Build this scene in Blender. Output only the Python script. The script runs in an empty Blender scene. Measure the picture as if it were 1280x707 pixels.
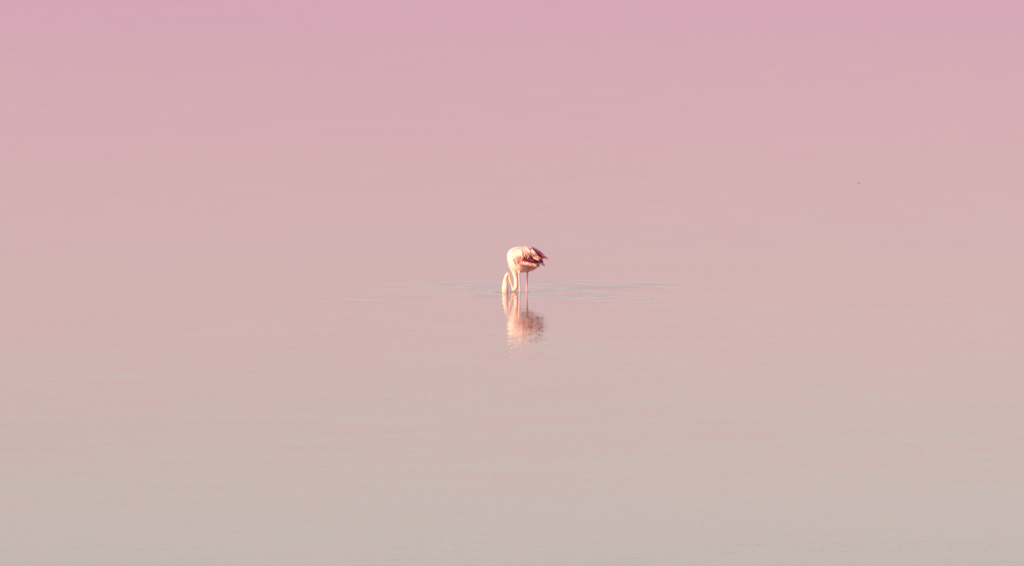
import bpy, math, random
from mathutils import Vector, noise
from mathutils.bvhtree import BVHTree

random.seed(7)
R = math.radians
scene = bpy.context.scene
col = scene.collection

# ------------------------------------------------------------------ camera
CAM_H, DIST, F_PX = 5.0, 75.0, 7125.0          # metres, metres, focal length in photo pixels (1280 wide)
PITCH = math.atan2(CAM_H, DIST) - 11.5 / F_PX  # the bird's waterline sits 11.5 px below the picture's middle
cam_d = bpy.data.cameras.new('camera')
cam = bpy.data.objects.new('camera', cam_d)
col.objects.link(cam)
cam_d.sensor_width = 36.0
cam_d.lens = F_PX / 1280 * 36.0
cam_d.clip_end = 60000
cam.location = (0, -DIST, CAM_H)
cam.rotation_euler = (math.pi / 2 - PITCH, 0, 0)
scene.camera = cam

# ------------------------------------------------------------------ light
SUN_AZ, SUN_EL = math.atan2(-0.77, -0.64), R(18)      # azimuth measured from +Y towards +X: low sun behind the camera, to its left
SKY = [  # elevation (sine) -> twilight colour of the sky (linear)
    (0.0000, (0.4752, 0.2362, 0.3432)),
    (0.0160, (0.4827, 0.2456, 0.3498)),
    (0.0295, (0.4637, 0.2579, 0.3142)),
    (0.0407, (0.4715, 0.2703, 0.3116)),
    (0.0530, (0.4661, 0.2628, 0.3180)),
    (0.0770, (0.4948, 0.2946, 0.2857)),
    (0.0940, (0.4423, 0.3210, 0.2962)),
    (0.1137, (0.4697, 0.4317, 0.3680)),
    (0.1400, (0.3700, 0.2900, 0.3450)),
    (0.1800, (0.3050, 0.2250, 0.2950)),
    (0.3000, (0.2537, 0.1949, 0.2904)),
    (0.4800, (0.1838, 0.1838, 0.2941)),
]
w = bpy.data.worlds.new('World')
scene.world = w
w.use_nodes = True
nt = w.node_tree
nt.nodes.clear()
N = nt.nodes.new
out = N('ShaderNodeOutputWorld')
nish = N('ShaderNodeTexSky'); nish.sky_type = 'NISHITA'; nish.sun_disc = False
nish.sun_elevation = SUN_EL; nish.sun_rotation = SUN_AZ
nish.dust_density = 3.0
bg1 = N('ShaderNodeBackground'); bg1.inputs['Strength'].default_value = 0.05
nt.links.new(nish.outputs[0], bg1.inputs[0])
tc = N('ShaderNodeTexCoord')
sep = N('ShaderNodeSeparateXYZ'); nt.links.new(tc.outputs['Generated'], sep.inputs[0])
mr = N('ShaderNodeMapRange'); mr.inputs['From Min'].default_value = 0; mr.inputs['From Max'].default_value = 0.48
nt.links.new(sep.outputs['Z'], mr.inputs['Value'])
# very faint, wide bands of thin cloud
mp = N('ShaderNodeMapping'); mp.inputs['Scale'].default_value = (9, 9, 60)
nt.links.new(tc.outputs['Generated'], mp.inputs[0])
cn = N('ShaderNodeTexNoise'); cn.inputs['Scale'].default_value = 1.0; cn.inputs['Detail'].default_value = 3
nt.links.new(mp.outputs[0], cn.inputs['Vector'])
cm = N('ShaderNodeMapRange'); cm.inputs['To Min'].default_value = 0.98; cm.inputs['To Max'].default_value = 1.05
nt.links.new(cn.outputs['Fac'], cm.inputs['Value'])
ramp = N('ShaderNodeValToRGB'); ramp.color_ramp.interpolation = 'B_SPLINE'
el = ramp.color_ramp.elements
while len(el) < len(SKY): el.new(0.5)
for e, (p, c) in zip(el, SKY):
    e.position = p / 0.48; e.color = (*c, 1)
nt.links.new(mr.outputs[0], ramp.inputs[0])
bg2 = N('ShaderNodeBackground')  # thin cloud varies its strength
nt.links.new(ramp.outputs[0], bg2.inputs[0]); nt.links.new(cm.outputs[0], bg2.inputs['Strength'])
add = N('ShaderNodeAddShader')
nt.links.new(bg1.outputs[0], add.inputs[0]); nt.links.new(bg2.outputs[0], add.inputs[1])
nt.links.new(add.outputs[0], out.inputs[0])

sd = bpy.data.lights.new('sun', 'SUN')
sd.energy = 5.0; sd.angle = R(0.5); sd.color = (1.0, 0.78, 0.57)
sun = bpy.data.objects.new('sun', sd); col.objects.link(sun)
sdir = Vector((math.sin(SUN_AZ) * math.cos(SUN_EL), math.cos(SUN_AZ) * math.cos(SUN_EL), math.sin(SUN_EL)))
sun.rotation_euler = sdir.to_track_quat('Z', 'Y').to_euler()
sun.location = (-20, -20, 15)

scene.render.engine = 'CYCLES'
vs = scene.view_settings
vs.view_transform = 'Standard'; vs.look = 'None'; vs.gamma = 1; vs.exposure = 0.4; vs.use_curve_mapping = False

# ------------------------------------------------------------------ helpers
BX = 15 / 95.0                        # the bird stands a little right of the picture's middle
S = 1 / 95.0                          # metres per photo pixel at the bird
def P(px, py, y=0.0):                 # photo pixel in the bird's own upright plane -> bird coordinates
    return Vector(((px - 655) * S, y, (365 - py) * S))
def on_water(px, py):                 # photo pixel -> point on the water
    dx = (px - 640) / F_PX; dz = -(py - 353.5) / F_PX
    d = Vector((dx, math.cos(PITCH) + dz * math.sin(PITCH), -math.sin(PITCH) + dz * math.cos(PITCH)))
    t = -CAM_H / d.z
    return Vector((0, -DIST, CAM_H)) + d * t

def sm(a, b, x):
    t = max(0, min(1, (x - a) / (b - a))); return t * t * (3 - 2 * t)
class G:                              # tiny node-graph helper
    def __init__(s, name):
        s.m = bpy.data.materials.new(name); s.m.use_nodes = True
        s.t = s.m.node_tree; s.b = s.t.nodes['Principled BSDF']
    def n(s, kind, **kw):
        x = s.t.nodes.new('ShaderNode' + kind)
        for k, v in kw.items(): setattr(x, k, v)
        return x
    def l(s, a, b): s.t.links.new(a, b)
    def put(s, sock, v):
        if hasattr(v, 'is_output'): s.l(v, sock)
        else: sock.default_value = v
    def math(s, op, a, b=0.0, clamp=False):
        x = s.n('Math', operation=op, use_clamp=clamp); s.put(x.inputs[0], a); s.put(x.inputs[1], b); return x.outputs[0]
    def vec(s, op, a, b=None):
        x = s.n('VectorMath', operation=op); s.put(x.inputs[0], a)
        if b is not None:
            s.put(x.inputs['Scale'] if op == 'SCALE' else x.inputs[1], b)
        return x.outputs['Value'] if op in ('LENGTH', 'DOT_PRODUCT') else x.outputs[0]
    def noise(s, vec, scale, detail=1.0, rough=0.5):
        x = s.n('TexNoise'); s.l(vec, x.inputs['Vector'])
        x.inputs['Scale'].default_value = scale; x.inputs['Detail'].default_value = detail; x.inputs['Roughness'].default_value = rough
        return x
    def rng(s, v, a, b, c, d, mode='SMOOTHSTEP'):
        x = s.n('MapRange', interpolation_type=mode); s.put(x.inputs['Value'], v)
        for i, q in zip(('From Min', 'From Max', 'To Min', 'To Max'), (a, b, c, d)): x.inputs[i].default_value = q
        return x.outputs[0]

def link(name, me, parent=None, mat=None):
    o = bpy.data.objects.new(name, me); col.objects.link(o)
    if parent: o.parent = parent
    if mat and me: me.materials.append(mat)
    return o
def smooth(me):
    for p in me.polygons: p.use_smooth = True

# ------------------------------------------------------------------ water
g = G('lake_water')
pos = g.n('NewGeometry').outputs['Position']
def slope(vec, scale, amp, stretch=(1, 1, 1), detail=1.0, shift=0.0):
    v = g.vec('MULTIPLY', vec, stretch)
    v = g.vec('ADD', v, (shift, shift * 1.7, shift * .3))
    c = g.noise(v, scale, detail).outputs['Color']
    return g.vec('SCALE', g.vec('SUBTRACT', c, (.5, .5, .5)), amp)
flat = g.vec('MULTIPLY', pos, (1, 1, 0))
# patches of light breeze: the fine ripple is stronger in some long patches than in others
patch = g.rng(g.noise(g.vec('MULTIPLY', flat, (0.05, 0.03, 1)), 1.0, 3).outputs['Fac'], .35, .7, .75, 1.2)
s1 = g.vec('SCALE', slope(flat, 2.6, 0.015, (.34, 1, 1)), patch)
s2 = g.vec('SCALE', slope(flat, 34.0, 0.050, (.5, 1, 1), shift=31), patch)
s3 = slope(flat, 0.22, 0.0025, (.35, 1, 1), shift=77)
# rings that spread from where the bird feeds
CX = BX + (631.5 - 655) * S
rel = g.vec('SUBTRACT', flat, (CX + .12, -.02, 0))
rad = g.vec('LENGTH', rel)
arc = g.rng(g.noise(g.vec('MULTIPLY', flat, (.5, .8, 1)), 1.0, 2).outputs['Fac'], .42, .66, .12, 1.0)
s5 = g.vec('SCALE', slope(flat, 3.0, 0.05, (.5, 1, 1), shift=12), g.math('MULTIPLY', g.rng(rad, .6, 4.3, 1.0, 0.0), arc))
tot = s1
for q in (s2, s3, s5): tot = g.vec('ADD', tot, q)
tot = g.vec('MULTIPLY', tot, (-.45, -1, 0))
nrm = g.vec('NORMALIZE', g.vec('ADD', tot, g.n('NewGeometry').outputs['Normal']))
g.l(nrm, g.b.inputs['Normal'])
silt = g.noise(flat, .08, 4).outputs['Fac']
mixc = g.n('Mix', data_type='RGBA'); g.l(silt, mixc.inputs['Factor'])
mixc.inputs['A'].default_value = (.30, .235, .215, 1); mixc.inputs['B'].default_value = (.35, .27, .245, 1)
g.l(mixc.outputs['Result'], g.b.inputs['Base Color'])
g.b.inputs['Roughness'].default_value = .02
g.b.inputs['IOR'].default_value = 1.33
water_mat = g.m

# one sheet to the horizon; round the feeding bird it is fine enough to carry small real ripples
WX, WY = CX + .12, -.02
COLLARS = ((631.3, -.03, .045, .0030), (642.6, -.01, .035, .0022), (650.1, -.05, .014, .0018), (658, .05, .014, .0018))
def ripple(x, y):
    z = 0
    for hx, hy, r0, am in COLLARS:
        r = math.hypot((x - BX - (hx - 655) * S) * .8, y - hy)
        if r0 < r < r0 + .32: z += am * math.sin((r - r0) * 2 * math.pi / .09) * (1 - (r - r0) / .32) ** 2
    dx, dy = x - WX, y - WY
    r = math.hypot(dx, dy)
    if r < 4.2:                              # wide, faint rings broken into arcs, with a little chop between them
        env = sm(.15, .7, r) * (1 - sm(1.2, 4.2, r))
        arc = sm(-.12, .38, noise.noise(Vector((x * .5 + 8.3, y * .9 + 5.2, 2.5))))
        wob = noise.noise(Vector((x * .5, y * .5, 4.0))) * 2.2
        z += env * arc * .0026 * math.sin(r * 2 * math.pi / .55 + wob)
        z += env * (.2 + .8 * arc) * .0085 * noise.noise(Vector((x * .8, y * 3.4, 9.0)))
    return z
vs_, fs_ = [(WX, WY, 0)], []
radii = [.012 * (i + 1) for i in range(60)]
while radii[-1] < 4.4: radii.append(radii[-1] + .024)
while radii[-1] < 16000: radii.append(radii[-1] * 1.5)
n = 360
for r in radii:
    for k in range(n):
        a = 2 * math.pi * k / n
        x, y = WX + r * math.cos(a), WY + r * math.sin(a)
        vs_.append((x, y, ripple(x, y) if r < 4.25 else 0))
for k in range(n): fs_.append((0, 1 + k, 1 + (k + 1) % n))
for j in range(len(radii) - 1):
    for k in range(n):
        a, b = 1 + j * n + k, 1 + j * n + (k + 1) % n
        fs_.append((a, a + n, b + n, b))
me = bpy.data.meshes.new('lake_water'); me.from_pydata(vs_, [], fs_); me.update()
smooth(me)
water = link('lake_water', me, mat=water_mat)
water['kind'] = 'structure'
water['label'] = 'calm shallow lake mirroring a pink evening sky'

# ------------------------------------------------------------------ flamingo
flam = bpy.data.objects.new('flamingo', None); col.objects.link(flam)
flam.empty_display_size = .1
flam.location = (BX, 0, 0)
flam['label'] = 'pale pink flamingo wading in the lake with its head dipped into the water'
flam['category'] = 'flamingo'

# body stations: photo x, top y, bottom y, half width (px)
BODY = [(634.0, 318, 323, 2.0), (634.9, 314.8, 328, 5), (637, 312, 333.2, 8), (640, 310, 337.4, 10.3), (644, 308.6, 339.6, 12.2),
        (649, 307.9, 340.2, 13.4), (654, 307.8, 340.2, 13.0), (659, 308.6, 339.8, 10.8), (664, 310.4, 338.8, 7.8),
        (668.5, 312.6, 336.6, 5.4), (672.5, 315, 333.2, 3.8), (676, 317.5, 329.5, 2.6), (678.5, 319.6, 326.5, 1.5)]
NECK = [(641.5, 330, 6.5), (643, 337, 4.5), (643.9, 342.5, 3.1), (645, 348, 2.45), (645.2, 353.5, 2.6), (644.8, 358.2, 2.75), (642.6, 361.4, 3.0),
        (640.4, 359.2, 2.45), (639, 355, 2.15), (637.7, 349.8, 2.05), (636.8, 345.4, 2.2), (634.9, 342.4, 2.4), (633.1, 344.4, 2.25),
        (631.8, 349, 2.35), (631.7, 352.5, 3.1), (631.7, 356.5, 3.85), (631.4, 361.5, 4.1), (631.6, 366, 3.7), (632.6, 370, 2.4)]
LEGS = [([(650.5, 334, 3.0), (648.9, 339.5, 1.7), (648.9, 343, 1.2), (649.6, 356, 1.0), (650.1, 366, .95), (650.4, 371, 1.5), (650.8, 377, .95), (652, 396, .9)], -.05),
        ([(660, 333, 3.2), (659.5, 339, 1.7), (659.3, 343, 1.15), (658.6, 356, 1.0), (658, 366, .95), (657.8, 371, 1.5), (657.8, 377, .95), (659, 396, .9)], .05)]
def catmull(pts, m):
    o = []
    for i in range(len(pts) - 1):
        p0, p1, p2, p3 = pts[max(i - 1, 0)], pts[i], pts[i + 1], pts[min(i + 2, len(pts) - 1)]
        for k in range(m):
            t = k / m
            o.append(tuple(.5 * (2 * b + (c - a) * t + (2 * a - 5 * b + 4 * c - d) * t * t + (3 * b - a - 3 * c + d) * t ** 3)
                           for a, b, c, d in zip(p0, p1, p2, p3)))
    o.append(pts[-1])
    return o
V, F = [], []
def loft(rings):
    base = len(V); m = len(rings[0])
    for r in rings: V.extend(r)
    for j in range(len(rings) - 1):
        for k in range(m):
            a, b = base + j * m + k, base + j * m + (k + 1) % m
            F.append((a, b, b + m, a + m))
    F.append(tuple(base + k for k in range(m))[::-1])
    F.append(tuple(base + (len(rings) - 1) * m + k for k in range(m)))
def tube(pts, m=14, flatten=1.0):           # pts: (Vector, radius)
    rings = []
    for i, (p, r) in enumerate(pts):
        t = (pts[min(i + 1, len(pts) - 1)][0] - pts[max(i - 1, 0)][0]).normalized()
        u = Vector((0, 1, 0)); u = (u - t * u.dot(t)).normalized(); v = t.cross(u)
        rings.append([p + u * (math.cos(2 * math.pi * k / m) * r * flatten) + v * (math.sin(2 * math.pi * k / m) * r) for k in range(m)])
    loft(rings)
rings = []
for (x, t, b, h) in catmull(BODY, 3):
    cz, hz = (t + b) / 2, (b - t) / 2
    rings.append([P(x, cz - hz * math.sin(a), h * S * math.cos(a) * (1 - .12 * math.sin(a) ** 2) * (1 - .72 * sm(648, 666, x) * max(0, -math.sin(a)) ** .7)) for a in [2 * math.pi * k / 28 for k in range(28)]])
loft(rings)
npts = catmull(NECK, 4)
def neck_y(i): return -.005 - .03 * i / len(npts) + .012 * math.sin(i / len(npts) * 6)
tube([(P(x, y, neck_y(i)), r * S) for i, (x, y, r) in enumerate(npts)], flatten=.92)
for pts, yy in LEGS:
    tube([(P(x, y, yy), r * S) for (x, y, r) in catmull(pts, 3)], m=10)
    fx, fy, _ = pts[-1]
    for toe in (-.55, 0, .55):              # webbed foot on the lake bed
        a = P(fx, fy - .5, yy); d = Vector((-math.cos(toe), math.sin(toe) * 1.0, -.12)).normalized()
        tube([(a, .010), (a + d * .05, .008), (a + d * .10, .007)], m=8)
raw = bpy.data.meshes.new('raw'); raw.from_pydata([tuple(v) for v in V], [], F); raw.update()
tmp = link('raw', raw)
md = tmp.modifiers.new('r', 'REMESH'); md.mode = 'VOXEL'; md.voxel_size = .0045
ms = tmp.modifiers.new('s', 'SMOOTH'); ms.iterations = 5; ms.factor = .5
dg = bpy.context.evaluated_depsgraph_get()
body_me = bpy.data.meshes.new_from_object(tmp.evaluated_get(dg))
bpy.data.objects.remove(tmp); bpy.data.meshes.remove(raw)
body_me.name = 'body'; smooth(body_me)
# natural colouring: cream-pink plumage, rosier legs; the rear belly's shade painted in as dusky rose
WHITE, PINK, LEG, VENT_SHADE = Vector((.88, .57, .47)), Vector((.88, .44, .35)), Vector((.86, .40, .43)), Vector((.60, .26, .21))
ca = body_me.color_attributes.new('Col', 'FLOAT_COLOR', 'POINT')
cols = []
for v in body_me.vertices:
    px, py = v.co.x / S + 655, 365 - v.co.z / S
    c = WHITE.copy()
    c = c.lerp(PINK, sm(648, 662, px) * .8)
    c = c.lerp(VENT_SHADE, sm(654, 663, px) * sm(330, 335.5, py))
    if px > 647.2 - .0 and py > 338: c = c.lerp(LEG, sm(339.5, 341.5, py))
    if px < 637 and py > 352: c = c.lerp(PINK, sm(356, 366, py) * .7)
    cols += [c.x, c.y, c.z, 1]
ca.data.foreach_set('color', cols)

g = G('plumage')
at = g.n('Attribute', attribute_name='Col')
tcx = g.n('TexCoord').outputs['Object']
streak = g.noise(g.vec('MULTIPLY', tcx, (1.0, 1.0, .22)), 95, 3)
br = g.n('Mix', data_type='RGBA', blend_type='MULTIPLY'); br.inputs['Factor'].default_value = 1
g.l(at.outputs['Color'], br.inputs['A'])
rr = g.n('ValToRGB'); rr.color_ramp.elements[0].color = (.86, .74, .70, 1); rr.color_ramp.elements[1].color = (1.06, 1.06, 1.06, 1)
rr.color_ramp.elements[0].position = .3; rr.color_ramp.elements[1].position = .62
g.l(streak.outputs['Fac'], rr.inputs[0]); g.l(rr.outputs[0], br.inputs['B'])
g.l(br.outputs['Result'], g.b.inputs['Base Color'])
g.b.inputs['Roughness'].default_value = .75; g.b.inputs['Specular IOR Level'].default_value = .2
bp = g.n('Bump'); bp.inputs['Strength'].default_value = .5; bp.inputs['Distance'].default_value = .004
g.l(streak.outputs['Fac'], bp.inputs['Height']); g.l(bp.outputs[0], g.b.inputs['Normal'])
body = link('body', body_me, flam, g.m)
body['label'] = 'cream pink rounded body with looped neck and thin rosy legs'
bvh = BVHTree.FromPolygons([v.co.copy() for v in body_me.vertices], [tuple(p.vertices) for p in body_me.polygons])

def feather_mat(name, c1, c2, rough=.6):
    g = G(name)
    oi = g.n('ObjectInfo')
    t = g.n('TexCoord').outputs['UV']
    barb = g.noise(g.vec('MULTIPLY', t, (60, 4, 1)), 1, 2).outputs['Fac']
    f = g.math('ADD', g.math('MULTIPLY', oi.outputs['Random'], .65), g.math('MULTIPLY', barb, .35))
    mx = g.n('Mix', data_type='RGBA'); g.l(f, mx.inputs['Factor'])
    mx.inputs['A'].default_value = (*c1, 1); mx.inputs['B'].default_value = (*c2, 1)
    g.l(mx.outputs['Result'], g.b.inputs['Base Color'])
    g.b.inputs['Roughness'].default_value = rough; g.b.inputs['Specular IOR Level'].default_value = .3
    return g.m
M_CREAM = feather_mat('feather_cream', (.91, .63, .53), (.87, .47, .38))
M_ROSE = feather_mat('feather_rose', (.88, .43, .35), (.84, .31, .26))
M_ORANGE = feather_mat('feather_salmon', (.80, .20, .13), (.74, .12, .10))
M_CRIMSON = feather_mat('feather_crimson', (.52, .055, .10), (.40, .03, .08))
M_CRIMSON_LIT = feather_mat('feather_crimson_lit', (.72, .15, .23), (.62, .10, .18))  # lightened crimson: the sunlit tone of the upper bundle painted in
M_BLACK = feather_mat('feather_black', (.045, .012, .035), (.03, .01, .03), .45)
M_MAUVE_SHEEN = feather_mat('feather_mauve_sheen', (.33, .17, .31), (.24, .11, .22), .45)  # sky sheen on dark flight feathers, painted as a mauve base colour

def feather_mesh(path, width, side, thick=.0012):
    """vane along a curve of points: a shallow ridge down the shaft, rounded tip"""
    m = len(path); vs, fs, uv = [], [], []
    prof = [.45, .85, 1.0, .95, .8, .5, .08]
    for i, p in enumerate(path):
        t = (path[min(i + 1, m - 1)] - path[max(i - 1, 0)]).normalized()
        nrm = Vector((0, side, .18)).normalized()
        nrm = (nrm - t * nrm.dot(t)).normalized(); u = t.cross(nrm)
        f = i / (m - 1) * (len(prof) - 1); k = min(int(f), len(prof) - 2)
        wd = width * (prof[k] + (prof[k + 1] - prof[k]) * (f - k))
        vs += [p - u * wd - nrm * wd * .45, p + nrm * (.10 * width + thick), p + u * wd - nrm * wd * .45, p - nrm * thick]
    for i in range(m - 1):
        a = i * 4
        for k in range(4):
            fs.append((a + k, a + (k + 1) % 4, a + 4 + (k + 1) % 4, a + 4 + k))
    fs += [(3, 2, 1, 0), tuple((m - 1) * 4 + k for k in range(4))]
    me = bpy.data.meshes.new('feather'); me.from_pydata([tuple(v) for v in vs], [], fs); me.update()
    ul = me.uv_layers.new(name='UV')
    for lp in me.loops:
        ul.data[lp.index].uv = ((lp.vertex_index % 4) / 3, (lp.vertex_index // 4) / (m - 1))
    smooth(me)
    return me
def skin_y(px, py, side):
    o = P(px, py, side * .5)
    h = bvh.ray_cast(o, Vector((0, -side, 0)))
    return h[0].y if h[0] is not None else None
def feather(part, ctrl, width, mat, side=-1, lift=.004, yend=None):
    """ctrl: 3 photo points (root, middle, tip); lies on the body where there is body, else runs free towards yend"""
    pts = []
    last = None
    (x0, y0), (x1, y1), (x2, y2) = ctrl
    M_ = 8
    for i in range(M_):
        t = i / (M_ - 1)
        x = (1 - t) ** 2 * x0 + 2 * t * (1 - t) * x1 + t * t * x2
        y = (1 - t) ** 2 * y0 + 2 * t * (1 - t) * y1 + t * t * y2
        s = skin_y(x, y, side)
        pts.append([x, y, s, t])
    first = next((p[2] for p in pts if p[2] is not None), side * .05)
    for p in pts:
        lim = side * yend if yend is not None else None
        if p[2] is None:
            p[2] = last if last is not None else side * .015
            if last is not None: last *= .9
        else: last = p[2]
        if lim is not None and abs(p[2]) < abs(lim): p[2] = lim
    path = [P(x, y, s + side * (lift * (.3 + 1.2 * t))) for x, y, s, t in pts]
    for _ in range(2):                       # ease kinks
        path = [path[0]] + [(path[i - 1] + path[i] * 2 + path[i + 1]) / 4 for i in range(1, len(path) - 1)] + [path[-1]]
    return link('feather', feather_mesh(path, width * S, side), part, mat)

def Z(u, v): return (628 + u / 16.44, 302 + v / 16.44)       # coordinates read off an enlarged crop
def jit(p, a): return (p[0] + random.uniform(-a, a), p[1] + random.uniform(-a, a))
def wing_shell(side):
    """folded wing: a shallow shield of coverts lying against the flank"""
    out_ = [(462, 150), (560, 135), (660, 190), (760, 270), (850, 420), (720, 440), (600, 400), (470, 395), (400, 380), (385, 280), (410, 200)]
    c = Z(560, 290); vs, fs = [], []
    n = len(out_)
    for lv, k in ((.0, 1.0), (.006, .93), (.010, .55)):
        for q in out_:
            x, y = Z(*q); x, y = c[0] + (x - c[0]) * k, c[1] + (y - c[1]) * k
            s = skin_y(x, y, side)
            s = s if s is not None else side * .012
            s = side * max(abs(s), .082 * (1 - sm(640, 775, q[0])))
            vs.append(P(x, y, s + side * lv))
    s = side * max(abs(skin_y(*c, side)), .085); vs.append(P(*c, s + side * .011))
    for j in range(2):
        for k in range(n):
            a, b = j * n + k, j * n + (k + 1) % n
            fs.append((a, b, b + n, a + n))
    for k in range(n): fs.append((2 * n + k, 2 * n + (k + 1) % n, 3 * n))
    me = bpy.data.meshes.new('wing'); me.from_pydata([tuple(v) for v in vs], [], fs); me.update(); smooth(me)
    return me
for side in (-1, 1):
    wing = link('wing', wing_shell(side), flam, M_CRIMSON)
    wing['label'] = 'folded wing, crimson and black under drooping pale plumes'
    J = .35
    # black flight feathers, tips showing beyond the tail
    for (a, m_, b, wd, mt, ye) in [
            ((470, 330), (640, 330), (850, 440), 1.5, M_BLACK, .050), ((500, 360), (660, 360), (820, 420), 1.3, M_BLACK, .060),
            ((560, 330), (700, 360), (880, 495), 1.3, M_MAUVE_SHEEN, .046), ((600, 300), (740, 340), (840, 470), 1.3, M_MAUVE_SHEEN, .052),
            ((560, 310), (700, 330), (800, 400), 1.4, M_BLACK, .064), ((520, 300), (640, 300), (760, 370), 1.4, M_BLACK, .066),
            ((640, 200), (760, 250), (870, 350), 1.2, M_BLACK, .030), ((600, 150), (760, 220), (940, 350), 1.9, M_CRIMSON_LIT, .026),
            ((620, 170), (770, 210), (895, 320), 1.9, M_CRIMSON_LIT, .032), ((660, 210), (760, 240), (860, 330), 1.3, M_CRIMSON, .038),
            ((585, 105), (700, 140), (800, 220), 1.0, M_MAUVE_SHEEN, .020), ((600, 115), (720, 165), (850, 250), 1.0, M_MAUVE_SHEEN, .016)]:
        feather(wing, (jit(Z(*a), J), jit(Z(*m_), J), jit(Z(*b), J)), wd, mt, side, .006, ye * 1.5)
    # crimson coverts in the shade of the plumes
    for k in range(7):
        f = k / 6
        a = (400 + 130 * f, 300 + 10 * f); b = (470 + 190 * f, 395 - 5 * f)
        feather(wing, (jit(Z(*a), J), jit(Z((a[0] + b[0]) / 2, a[1] + 30), J), jit(Z(*b), J)), 1.5, M_CRIMSON, side, .013, .10)
    # salmon lesser coverts
    for k in range(9):
        f = k / 8
        a = (400 + 240 * f, 190 - 10 * f); b = (430 + 290 * f, 325 - 30 * f)
        feather(wing, (jit(Z(*a), J), jit(Z((a[0] + b[0]) / 2 + 5, (a[1] + b[1]) / 2 - 20), J), jit(Z(*b), J)), 1.5, M_ORANGE, side, .020, .105 - .03 * f)
    # pale secondaries whose tips catch the light under the mauve ones
    for (a, m_, b) in [((600, 290), (680, 310), (770, 365)), ((620, 310), (690, 330), (760, 380)), ((650, 270), (720, 285), (790, 335))]:
        feather(wing, (jit(Z(*a), J), jit(Z(*m_), J), jit(Z(*b), J)), 1.3, M_ROSE, side, .02, .10)

# drooping plumes of back and shoulders: each root on the back, tips hang in a ragged line over the wing
for side in (-1, 1):
    mantle = None
    tips = [(150, 420), (235, 470), (320, 450), (385, 390), (440, 315), (515, 330), (580, 328), (650, 290), (735, 290)]
    NP = 24
    coat = bpy.data.objects.new('mantle', None); col.objects.link(coat); coat.parent = flam; coat.empty_display_size = .05
    for layer in (0, 1, 2):
        for k in range(NP):
            f = (k + random.uniform(-.3, .3)) / (NP - 1); f = max(0, min(1, .14 + .86 * f))
            q = f * (len(tips) - 1); i = min(int(q), len(tips) - 2); r = q - i
            e = (tips[i][0] + (tips[i + 1][0] - tips[i][0]) * r, tips[i][1] + (tips[i + 1][1] - tips[i][1]) * r)
            a = (140 + 420 * f, 190 - 85 * math.sin(min(1, f * 1.25) * math.pi * .5) + (25 if f > .85 else 0))
            short = (1.0, .9, .74)[layer] * random.uniform(.82, 1.08)
            e = (a[0] + (e[0] - a[0]) * short, a[1] + (e[1] - a[1]) * short)
            bend = 26 + 10 * f
            mid = ((a[0] + e[0]) / 2 + bend * (.3 + .5 * f), (a[1] + e[1]) / 2 - bend * (.4 + .5 * f))
            mt = M_CREAM if random.random() < (.9 - .3 * f) else M_ROSE
            feather(coat, (jit(Z(*a), .2), jit(Z(*mid), .3), jit(Z(*e), .5)), random.uniform(1.2, 1.6) * (1 - .2 * f), mt, side,
                    (.034 if f > .45 else .008 + .012 * f) + .007 * layer + random.uniform(0, .003), .105 - .035 * f if f > .5 else None)
    # loose fluff over the flank and thigh, under the wing
    for k in range(22):
        f = (k % 11) / 10
        a = (350 + 190 * f + random.uniform(-15, 15), (400 if k < 11 else 438 - 20 * f) + 18 * random.random()); L = random.uniform(150, 230)
        b = (a[0] + L * .95, a[1] + 25 + 55 * f + random.uniform(-12, 12))
        b = (min(b[0], 760), min(b[1], 512))
        feather(coat, (Z(*a), Z((a[0] + b[0]) / 2, (a[1] + b[1]) / 2 - 22), Z(*b)), random.uniform(1.4, 2.0), M_CREAM if k % 5 else M_ROSE, side, .016, .112 - .02 * f)
    for k in range(3):
        feather(coat, (jit(Z(345, 405), .5), jit(Z(365, 445), .4), jit(Z(395, 490), .5)), 1.2, M_ORANGE, side, .010)
tail = bpy.data.objects.new('tail', None); col.objects.link(tail); tail.parent = flam; tail.empty_display_size = .05
for (yy, b, mt) in [(-.03, (735, 515), M_ROSE), (-.015, (755, 522), M_MAUVE_SHEEN), (0.012, (760, 510), M_ROSE), (.03, (745, 515), M_MAUVE_SHEEN), (0, (770, 495), M_ROSE)]:
    a = Z(600, 430); b = Z(*b); m_ = Z(690, 450)
    path = []
    for i in range(8):
        t = i / 7
        path.append(P((1 - t) ** 2 * a[0] + 2 * t * (1 - t) * m_[0] + t * t * b[0], (1 - t) ** 2 * a[1] + 2 * t * (1 - t) * m_[1] + t * t * b[1], yy * (.4 + t)))
    link('feather', feather_mesh(path, 1.4 * S, -1 if yy < 0 else 1), tail, mt)

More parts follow.
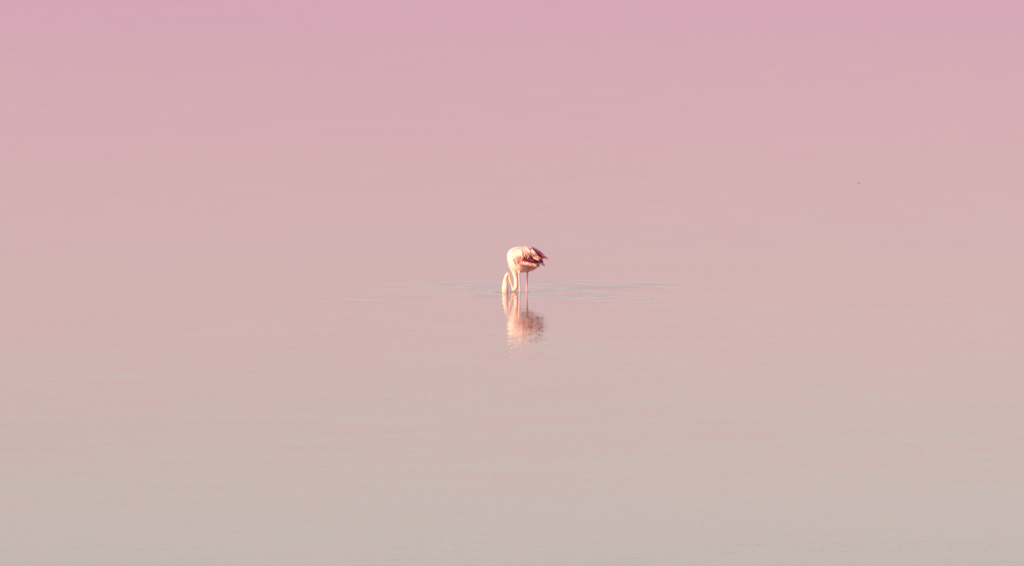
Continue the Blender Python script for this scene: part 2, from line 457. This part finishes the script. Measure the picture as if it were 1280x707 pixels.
# eyes and bent bill (the bill is under the surface)
g = G('eye_yellow'); g.b.inputs['Base Color'].default_value = (.75, .5, .08, 1); g.b.inputs['Roughness'].default_value = .1; M_EYE = g.m
g = G('bill')
oz = g.n('SeparateXYZ'); g.l(g.n('TexCoord').outputs['Object'], oz.inputs[0])
rp = g.n('ValToRGB'); rp.color_ramp.elements[0].color = (.02, .015, .015, 1); rp.color_ramp.elements[1].color = (.75, .33, .30, 1)
g.l(g.rng(oz.outputs['X'], (636.5 - 655) * S, (640 - 655) * S, 1, 0), rp.inputs[0]); g.l(rp.outputs[0], g.b.inputs['Base Color'])
g.b.inputs['Roughness'].default_value = .4; M_BILL = g.m
HY = neck_y(len(npts))
for side in (-1, 1):
    h = bvh.ray_cast(P(632.2, 360.5, side * .3), Vector((0, -side, 0)))[0]
    vs_, fs_ = [], []
    for j in range(7):
        for k in range(10):
            th, ph = math.pi * j / 6, 2 * math.pi * k / 10
            vs_.append((h.x + .0042 * math.sin(th) * math.cos(ph), h.y + .003 * math.sin(th) * math.sin(ph), h.z + .0042 * math.cos(th)))
    for j in range(6):
        for k in range(10):
            fs_.append((j * 10 + k, j * 10 + (k + 1) % 10, j * 10 + 10 + (k + 1) % 10, j * 10 + 10 + k))
    me = bpy.data.meshes.new('eye'); me.from_pydata(vs_, [], fs_); me.update(); smooth(me)
    link('eye', me, body, M_EYE)
V, F = [], []
tube([(P(x, y, HY), r * S) for x, y, r in catmull([(632.4, 368.5, 2.2), (633.6, 371.5, 2.0), (635.8, 373.6, 1.9), (638.6, 373.6, 1.5), (641, 372, .8), (641.8, 371.2, .3)], 4)], m=12, flatten=.8)
me = bpy.data.meshes.new('bill'); me.from_pydata([tuple(v) for v in V], [], F); me.update(); smooth(me)
link('bill', me, body, M_BILL)

# ------------------------------------------------------------------ floating bits
g = G('wet_twig')
nz = g.noise(g.n('TexCoord').outputs['Object'], 90, 3)
rp = g.n('ValToRGB'); rp.color_ramp.elements[0].color = (.17, .11, .11, 1); rp.color_ramp.elements[1].color = (.28, .19, .19, 1)
g.l(nz.outputs['Fac'], rp.inputs[0]); g.l(rp.outputs[0], g.b.inputs['Base Color']); g.b.inputs['Roughness'].default_value = .5
M_TWIG = g.m
def floating(name, px, py, length, thick, label, category, seed):
    rnd = random.Random(seed)
    global V, F
    V, F = [], []
    pts = []
    for i in range(9):
        t = i / 8
        r = thick * (1.0 if t < .18 else .42) * (1 - .5 * t) * rnd.uniform(.85, 1.15)
        pts.append((Vector(((t - .2) * length, rnd.uniform(-1, 1) * length * .05, thick * (.55 if t < .18 else .3) + .004 * math.sin(t * 5))), r))
    tube(pts, m=8)
    tube([(pts[2][0], thick * .4), (pts[2][0] + Vector((length * .1, length * .16, thick * .4)), thick * .15)], m=6)   # side shoot
    me = bpy.data.meshes.new(name); me.from_pydata([tuple(v) for v in V], [], F); me.update(); smooth(me)
    o = link(name, me, mat=M_TWIG); o.location = on_water(px, py)
    o['label'] = label; o['category'] = category
floating('floating_twig', 1073, 229, .11, .007, 'thin dark twig with a thicker end floating alone far behind the flamingo', 'twig', 3)
floating('floating_stub', 816.5, 373.7, .012, .004, 'tiny dark stub of wood floating level with the flamingo legs beside faint ripples', 'debris', 4)
floating('floating_chip', 873, 267, .012, .004, 'barely visible pale brown chip floating behind the flamingo on smooth water', 'debris', 5)
